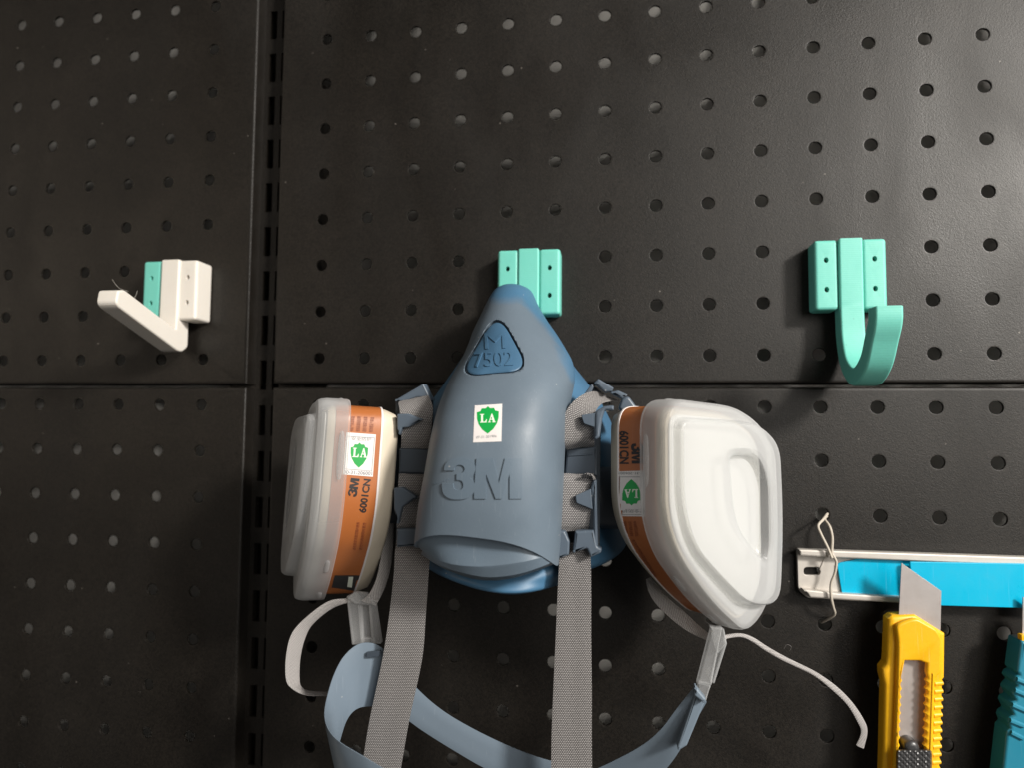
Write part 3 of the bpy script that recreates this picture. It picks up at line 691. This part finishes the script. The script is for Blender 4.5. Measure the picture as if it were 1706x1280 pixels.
web('thin_strap', [(*Z6(*a), 54-2.0*i, *Z6(*b), 55-2.0*i) for i, (a, b) in enumerate(ed)], 0.9, 'thin_strap')

for q in ([(1306,1082,50),(1311,1075,51),(1318,1078,51),(1316,1086,50)],):
    obj('stray_fibre', *tube([P(*p) for p in q], 0.05, 5), M['thin_strap'], mask, 60)
# filter cartridges
def cartridge(sgn, Q0, theta, pitch, roll, label_side):
    th = math.radians(theta)
    n = np.array([sgn*math.sin(th), -math.cos(th), 0]); u = np.array([sgn*math.cos(th), math.sin(th), 0]); v = np.array([0, 0, 1.0])
    c, s = math.cos(math.radians(pitch)), math.sin(math.radians(pitch)); n, v = n*c+v*s, v*c-n*s
    c, s = math.cos(math.radians(roll)), math.sin(math.radians(roll)); u, v = u*c+v*s, v*c-u*s
    Q0 = np.array(Q0)
    quad = [(-1.5,25.5),(45,23),(66,11),(66,-50),(55,-61.5),(44,-65),(24,-51),(5.0,-31.8),(-1.5,-17)]
    base = rnd(quad, [12,16,16,10,6,7,14,12,14], 7)
    fpoly = rnd([(1.8,18.3),(47,17),(61,9),(62.5,-23),(59.5,-55),(40,-53),(24,-41),(8,-27.5),(1.8,-12)], [5,10,12,30,8,9,14,12,10], 7)
    # even resample so every ring has the same points
    b = np.array(base+[base[0]]); seg = np.linalg.norm(np.diff(b, axis=0), axis=1); acc = np.concatenate([[0], np.cumsum(seg)])
    tt = np.linspace(0, acc[-1], 120, endpoint=False)
    b = np.stack([np.interp(tt, acc, b[:,0]), np.interp(tt, acc, b[:,1])], 1)
    tan = np.roll(b, -1, 0)-np.roll(b, 1, 0); nor = np.stack([-tan[:,1], tan[:,0]], 1); nor /= np.linalg.norm(nor, axis=1)[:,None]
    ctr = b.mean(0)
    if ((b+nor-ctr)**2).sum() > ((b-ctr)**2).sum(): nor = -nor   # inward
    def ring(inset, h, smooth=0):
        q = b+nor*inset
        return [Q0+u*a+v*c2+n*h for a, c2 in q]
    def shrink(k, h, dx=0, dy=0):
        q = ctr+np.array([dx,dy])+(b-ctr)*k; return [Q0+u*a+v*c2+n*h for a, c2 in q]
    body = obj('cartridge', *loft([ring(9,-20.8), ring(6.4,-20.5), ring(4.6,-19.2), ring(3.0,-15), ring(2.7,-13.2), ring(2.7,6), ring(4,8), shrink(0.8,8.3), shrink(0.3,8.3)]), M['cream'], mask, 35)
    bV, bF = loft([ring(2.5,-13.0), ring(2.2,-12.9), ring(2.2,5.0), ring(2.5,5.1)], cap0=False, cap1=False)
    band = obj('paper_label', bV, bF, M['orange'], mask, 35)
    obj('filter_pad', *loft([ring(5.5,8.4), ring(5.4,8.9), shrink(0.82,9.4), shrink(0.5,9.5), shrink(0.1,9.5)]), M['pad'], mask, 35)
    lV, lF = loft([ring(2.45,-13.7), ring(2.0,-13.5), ring(2.0,-12.75), ring(2.45,-12.6)], cap0=False, cap1=False)
    obj('label_edge', lV, lF, M['paper'], body, 35)
    # cap: flange skirt, shoulder, raised face with a sunk window
    w = 0.9
    win = rnd([(28,4.8),(45,4.6),(52.5,-6),(52.5,-31),(48.5,-37),(31,-21)], [5,6,8,6,3,9], 4)
    wb = np.array(win+[win[0]]); sg = np.linalg.norm(np.diff(wb, axis=0), axis=1); ac = np.concatenate([[0], np.cumsum(sg)])
    wc = np.mean(win, 0)
    def cast(poly, c0, dv):
        best = 0
        for i in range(len(poly)):
            p, q = np.array(poly[i]), np.array(poly[(i+1) % len(poly)]); e = q-p
            den = dv[0]*e[1]-dv[1]*e[0]
            if abs(den) < 1e-9: continue
            r = p-c0; t = (r[0]*e[1]-r[1]*e[0])/den; k = (r[0]*dv[1]-r[1]*dv[0])/den
            if t > 0 and -1e-6 <= k <= 1+1e-6: best = max(best, t)
        return c0+dv*best
    unit = lambda x: x/np.linalg.norm(x)
    f0 = np.array([33.0,-17.0])
    fb = np.array([cast(fpoly, f0, unit(q-f0)) for q in b])
    wp = np.array([cast(win, wc, unit(q-wc)) for q in fb])
    pt = lambda a, c2, h: Q0+u*a+v*c2+n*(h+max(h-FH-0.5,0)/3.0*(a/62.0)*2.6)
    def wr(k, h): return [pt(a, c2, h) for a, c2 in wc+(wp-wc)*k]
    def mix(t, h): return [pt(a, c2, h) for a, c2 in (fb*(1-t)+wp*t)]
    def fr(k, h): return [pt(a, c2, h) for a, c2 in f0+(fb-f0)*k]
    def step(t, h): return [pt(a, c2, h) for a, c2 in (b*(1-t)+fb*t)]
    FH, SH = 12.5, 16.0
    rings = [ring(0.9,-0.2), ring(0.0,-0.3), ring(-0.3,0.5), ring(-0.2,FH-4), ring(0.2,FH-1.8), ring(0.9,FH-0.5), ring(2.0,FH), step(0.6,FH+0.05), step(0.9,FH+0.1), fr(1.01,FH+0.5), fr(1.0,FH+1.2), fr(0.995,SH-1.2), fr(0.985,SH-0.5), fr(0.965,SH),
        mix(0.15,SH+0.1), mix(0.5,SH+0.25), mix(0.8,SH+0.3), wr(1.12,SH+0.25), wr(1.04,SH), wr(0.985,SH-0.6), wr(0.96,SH-1.8), wr(0.9,SH-2.3), wr(0.6,SH-2.3), wr(0.2,SH-2.3)]
    inner = [ring(1.0,0.3), ring(0.7,FH-4), ring(1.2,FH-2.0), ring(2.6,FH-0.9), step(0.9,FH-0.8), fr(0.975,FH), fr(0.965,SH-1.4), fr(0.94,SH-0.9), mix(0.5,SH-0.7), wr(1.12,SH-0.7), wr(0.95,SH-3.0), wr(0.2,SH-3.2)]
    V, Fc = loft(rings, cap0=False); V2, F2 = loft(inner, cap0=False)
    cap = obj('clear_cap', *merge([(V, Fc), (V2, F2)]), M['cap'], mask, 28)
    # moulded snap pads on the skirt
    for u1, v1, ln in ((-1.5, 2, 9.5), (17, -43, 4.5), (37, -59, 3.5), (15, 24.6, 6)):
        i = int(np.argmin(((b-np.array([u1,v1]))**2).sum(1))); t2 = tan[i]/np.linalg.norm(tan[i]); o2 = -nor[i]
        c3 = Q0+u*b[i,0]+v*b[i,1]+n*2.6; T = u*t2[0]+v*t2[1]; O = u*o2[0]+v*o2[1]
        rr = [[c3+T*ln*math.sin(a)+(O*0.75*math.cos(q)+n*1.2*math.sin(q))*math.cos(a)**0.5 for q in np.linspace(0, 2*math.pi, 12, endpoint=False)] for a in np.linspace(-1.5, 1.5, 11)]
        obj('snap_pad', *loft(rr), M['cap'], cap, 50)
    # bayonet neck to the face piece
    cen = Q0+u*ctr[0]+v*ctr[1]
    tip = np.array([108+sgn*30, -42, -140.0])
    obj('bayonet_neck', *tube([cen-n*21, (cen-n*24)*0.6+tip*0.4, tip], 13, 20, 4), M['dark_clip'], mask, 35)
    return body, band, bvh_of(bV, bF), (Q0, u, v, n)
cR = cartridge(1, (164.5,-80,-124.4), 46, 0, 0, 'right')
cL = cartridge(-1, (50.3,-80,-124.4), 60, 3, 0, 'left')

# printing on the labels
def logo(o, ex, ey):
    o, ex, ey = (np.array(a, float) for a in (o, ex, ey)); out = []
    for poly in (three, em):
        q = np.array([tuple(p) for p in poly]); out.append((curve_mesh([[o+ex*((x-737)/133.0)+ey*((832-y)/69.0) for x, y in q]])))
    return merge(out)
body, band, bv, fr = cR
Y3 = lambda x, y: (1010+x/4.125, 680+y/4.125)
V2, F2 = text_px('6001CN', Y3(90,160), (0.5,55), (16,0), 0.035); decal('printed_text', V2, F2, bv, 0.1, M['ink'], band, 5)
V2, F2 = logo(Y3(172,245), (1,34), (21,0)); decal('printed_text', V2, F2, bv, 0.1, M['ink'], band, 5)
sticker(band, bv, [Y3(86,438), Y3(270,432), Y3(268,748), Y3(76,745)], (Y3(238,490), (-31,0.5), (0.5,44)), (Y3(222,560), (-23,0.5), (0,14.5)),
    ('30-31-206001', Y3(270,443), (-44,0), (0,4), 0.01), ('安全防护', Y3(270,698), (-38,0), (0,6), 0.0), [[Y3(90,474),Y3(262,474),Y3(262,736),Y3(82,736)],[Y3(93,478),Y3(258,478),Y3(258,733),Y3(85,733)]])
for k, body_t in enumerate(['有机气体滤毒盒', '使用前请阅读说明', '适用半面罩全面罩', '有效期见包装盒']):
    V2, F2 = text_px(body_t, Y3(82+k*34,782), (3+0.4*k,25), (5.6,-1), 0.0); decal('printed_text', V2, F2, bv, 0.1, M['faint_ink'], band, 6)
for k, body_t in enumerate(['不可用于缺氧环境及立即威胁生命的场所', '请在规定浓度范围内更换使用本产品', '更换时两侧滤盒应同时更换']):
    V2, F2 = text_px(body_t, (1034+k*9,905-k*2), (34+k*2,62), (4.4,-2.6), 0.0); decal('printed_text', V2, F2, bv, 0.1, M['faint_ink'], band, 6)
V2, F2 = curve_mesh([[(1091,982),(1128,1000),(1180,1060),(1130,1024)]]); lb = decal('black_label', V2, F2, bv, 0.14, M['black_label'], band, 5)
V2, F2 = curve_mesh([[(1112,992),(1122,996),(1134,1010),(1124,1006)]]); decal('printed_mark', V2, F2, bv, 0.2, M['letter_white'], lb or band, 5)
body, band, bv, fr = cL
Y4 = lambda x, y: (550+x/3.88, 670+y/3.88)
V2, F2 = text_px('6001CN', Y4(232,720), (8.5,-56), (-12.5,-1.2), 0.035); decal('printed_text', V2, F2, bv, 0.1, M['ink'], band, 5)
V2, F2 = logo(Y4(170,618), (5.5,-31), (-15,-1.5)); decal('printed_text', V2, F2, bv, 0.1, M['ink'], band, 5)
sticker(band, bv, [Y4(104,198), Y4(296,212), Y4(276,486), Y4(80,470)], (Y4(128,425), (29,1.0), (1.5,-42)), (Y4(143,358), (24,0.8), (1,-15.5)),
    ('30-31-206001', Y4(88,466), (47,2.6), (0.5,-6), 0.012), ('安全防护', Y4(136,250), (33,1.6), (0.5,-6.5), 0.0), [[Y4(108,222),Y4(288,232),Y4(270,450),Y4(92,436)],[Y4(111,225),Y4(285,235),Y4(267,447),Y4(95,433)]])
for k, body_t in enumerate(['有机气体滤毒盒', '使用前请阅读说明', '适用半面罩全面罩', '有效期见包装盒']):
    V2, F2 = text_px(body_t, Y4(150+k*42,192+k*2), (2.5,-25), (-7,-0.4), 0.004); decal('printed_text', V2, F2, bv, 0.1, M['faint_ink'], band, 6)
for k, body_t in enumerate(['请在规定浓度范围内使用', '更换时两侧同时更换']):
    V2, F2 = text_px(body_t, Y4(165+k*42,960), (7,-46), (-5.5,-0.4), 0.004); decal('printed_text', V2, F2, bv, 0.1, M['faint_ink'], band, 6)
V2, F2 = curve_mesh([[Y4(30,1122), Y4(228,1122), Y4(205,1230), Y4(10,1200)]]); lb = decal('black_label', V2, F2, bv, 0.14, M['black_label'], band, 5)
V2, F2 = curve_mesh([[Y4(120,1130), Y4(150,1130), Y4(140,1200), Y4(110,1195)]]); decal('printed_mark', V2, F2, bv, 0.2, M['letter_white'], lb or band, 5)

# ------------------------------------------------------------------ steel strip, wire, knives
strip = thing('steel_strip', P(1540,965,0), 'grey steel channel strip partly wrapped in blue plastic film at the lower right', 'metal strip')
Z7 = lambda x, y: (1300+x/2.909, 840+y/2.909)
slot = rnd([(1339,946),(1367,946),(1367,959.5),(1339,959.5)], 6, 4)
V, Fc = plate([rnd([(1328,917),(1800,934),(1800,1014),(1420,1002),(1345,997),(1330,984)], [4,0,0,0,6,8]), slot], 3.0, 2.4, 0.3); obj('channel_base', V, Fc, M['steel'], strip, 30)
V, Fc = plate([rnd([(1331,916.5),(1800,932.5),(1800,947.5),(1560,938),(1380,930),(1333,927)], 1.5)], 7.0, 4.4, 0.7); obj('channel_lip', V, Fc, M['steel'], strip, 30)
V, Fc = plate([rnd([(1338,983),(1400,990),(1500,996),(1800,1007),(1800,1018),(1500,1006),(1400,1000),(1350,996.5)], 2)], 7.0, 4.4, 0.7); obj('channel_lip', V, Fc, M['steel'], strip, 30)
V, Fc = plate([[(1365.0,951),(1367.2,951),(1378,926),(1375.6,926)]], 3.4, 0.5, 0.1); obj('tape_edge', V, Fc, M['steel'], strip, 30)
V, Fc = plate([rnd([Z7(275,290),Z7(400,262),Z7(660,270),Z7(660,440),Z7(520,452),Z7(300,440)], [5,10,0,0,8,5])], 4.2, 0.8, 0.2); obj('blue_film', V, Fc, M['film'], strip, None, None, False)
V, Fc = plate([rnd([Z7(628,282),Z7(1480,296),Z7(1480,516),Z7(760,494),Z7(690,470),Z7(640,430)], [3,0,0,3,6,6])], 8.4, 1.2, 0.3); obj('blue_film', V, Fc, M['film'], strip, None, None, False)
Zw = lambda x, y, d: P(1320+x/5.82, 840+y/5.82, d)
w1 = tube([Zw(345,95,-4), Zw(335,104,1), Zw(300,152,6), Zw(250,215,9), Zw(280,300,9), Zw(340,420,9), Zw(385,528,9.5)], 0.62)
w2 = tube([Zw(350,110,-3), Zw(315,150,3), Zw(362,222,7), Zw(388,330,8), Zw(385,470,8.5), Zw(405,515,9), Zw(427,572,9), Zw(411,680,8.5), Zw(376,780,8.5), Zw(376,900,8.5), Zw(396,1000,7), Zw(411,1070,4), Zw(362,1110,1), Zw(285,1152,-4)], 0.6)
tw = thing('tie_wire', P(1384,950,9), 'T', 'wire')
for q in (w1, w2): obj('wire_loop' if q is w1 else 'wire_tail', *q, M['wire'], tw, 60)
tag(tw, 'thin cream wire looped through two board holes and tied round the steel strip', 'wire')

knife = thing('utility_knife', P(1520,1250,8), 'yellow snap blade utility knife standing upright below the blue film', 'knife')
Zk = lambda x, y: (1460+x/4.573, 1000+y/4.573)
KD = 20.0
outer = [(95,150),(130,124),(300,118),(530,262),(526,600)]
y = 640
while y < 1500:
    x = 520-(y-640)*0.032
    outer += [(x-8, y-22), (x+1, y-8), (x+1, y+8), (x-8, y+22)]; y += 60
outer += [(470,1700),(35,1700),(52,1280),(66,650),(50,590),(48,530),(80,490),(84,440)]
inner = [(222,468),(340,470),(388,490),(384,560)]
y = 620
while y < 1280:
    x = 392-(y-620)*0.03
    inner += [(x+4, y-20), (x-14, y), (x+2, y+22)]; y += 62
inner += [(370,1330),(165,1330)]
y = 1180
while y > 600:
    x = 200-(y-600)*0.035
    inner += [(x-8, y+20), (x+4, y), (x-6, y-22)]; y -= 62
V, Fc = plate([[Zk(*q) for q in outer], [Zk(*q) for q in inner]], KD-2.6, 7.4, 1.8, 3); kb = obj('knife_body', V, Fc, M['yellow'], knife, 30)
sl = [(168,430),(430,440),(445,600),(418,1700),(395,1700),(420,620),(405,470),(215,455)]
V, Fc = plate([rnd([Zk(*q) for q in [(428,560),(440,570),(410,1500),(396,1500)]], 1)], KD+0.4, 1.5, 0.3); obj('edge_ridge', V, Fc, M['yellow'], knife, 30)
gr = []
y = 640
while y < 1400:
    x, yy = Zk(482-(y-640)*0.03, y); c = P(x, yy, KD-2.8)
    V, Fc = tube([c+np.array([-2.4,-0.3,0]), c+np.array([-1.0,0.1,0.1]), c+np.array([1.3,0.5,0.2])], [1.15,1.1,0.9], 10, 0); gr.append((V, Fc)); y += 60
for k, q in enumerate(gr): obj('grip_rib', *q, M['yellow'], knife, 40)
front = [(150,195),(230,160),(305,140),(470,232),(503,290),(500,560),(452,600),(425,1700),(118,1700),(135,1280),(160,650),(168,330)]
V, Fc = plate([rnd([Zk(*q) for q in front], [8,8,8,8,8,8,8,0,0,0,0,8]), [Zk(*q) for q in inner]], KD, 3.0, 1.1, 3); obj('front_cover', V, Fc, M['yellow'], knife, 30)
V, Fc = plate([[Z7(588,288), Z7(781,424), Z7(776,660), (1556,1300), (1488,1300), Z7(574,560)]], KD-4.2, 0.6, 0.08); obj('blade', V, Fc, M['blade'], knife, 30)
# knurled slider and its knob
g = 44; x0, y0, x1, y1 = 1493.0, 1249.0, 1553.0, 1310.0; V, Fc = [], []
for j in range(g+1):
    for i in range(g+1):
        fx, fy = i/g, j/g; px, py = x0+(x1-x0)*fx, y0+(y1-y0)*fy
        a, b = (fx*60+fy*61)/9.0, (fx*60-fy*61)/9.0
        tri_w = lambda s: abs((s % 1)-0.5)*2
        e = min(fx, 1-fx, fy*1.0)*60; cor = 0
        if fy < 0.16 and (fx < 0.16 or fx > 0.84):
            dx = max(0, 0.16-min(fx, 1-fx))*60; dy = (0.16-fy)*60; cor = max(0, math.hypot(dx, dy)-9.6)
        h = KD+3.6+0.55*min(tri_w(a), tri_w(b))*min(1, e/5)-(3.4*(1-min(1, e/2.2))) - min(cor*2.5, 5)
        V.append(P(px, py, max(h, KD-1.5)))
for j in range(g):
    for i in range(g): a = j*(g+1)+i; Fc.append((a, a+1, a+g+2, a+g+1))
obj('slider', V, Fc, M['knurl'], knife, 25)
c = P(1516, 1243, KD-1); rr = 3.1
V, Fc = loft([[c+np.array([rr*s*math.cos(t), -k, 0.95*rr*s*math.sin(t)]) for t in np.linspace(0, 2*math.pi, 24, endpoint=False)] for s, k in ((1,-3),(1,0.8),(0.96,1.5),(0.85,2.1),(0.6,2.6),(0.3,2.8))]); obj('slider_knob', V, Fc, M['knurl'], knife, 50)
# second knife at the frame edge
k2 = thing('utility_knife', P(1740,1250,8), 'dark turquoise utility knife cut off by the right edge of the picture', 'knife')
o2 = [(qx+66, qy) for qx, qy in [(1040,318),(1320,330),(1320,1700),(860,1700),(902,1280),(932,1010),(958,985),(940,935),(950,905),(985,880),(955,822),(965,790),(1002,770),(972,715),(985,690),(1015,660),(985,625),(1000,590),(1030,575),(1010,555),(1018,480)]]
V, Fc = plate([rnd([Zk(*q) for q in o2], [3]*4+[2]*17)], 15, 10, 1.2, 3); obj('knife_body', V, Fc, M['teal_knife'], k2, 30)
for (xa, ya, xb, yb) in ((1000,605,1085,640),(985,690,1080,730),(965,800,1080,850),(950,920,1050,960),(955,1010,1045,1055)):
    a, b = P(*Zk(xa+66, ya), 15), P(*Zk(xb+66, yb), 15); obj('grip_rib', *tube([a, b], 1.1, 8, 0), M['teal_knife'], k2, 40)
V, Fc = plate([[Zk(1118,-20), Zk(1330,120), Zk(1330,500), Zk(1110,400)]], 11, 0.6, 0.08); obj('blade', V, Fc, M['blade'], k2, 30)
V, Fc = plate([rnd([Zk(1106,270), Zk(1300,280), Zk(1300,360), Zk(1108,345)], 2)], 14, 3, 0.3); obj('blade_guide', V, Fc, M['yellow'], k2, 30)
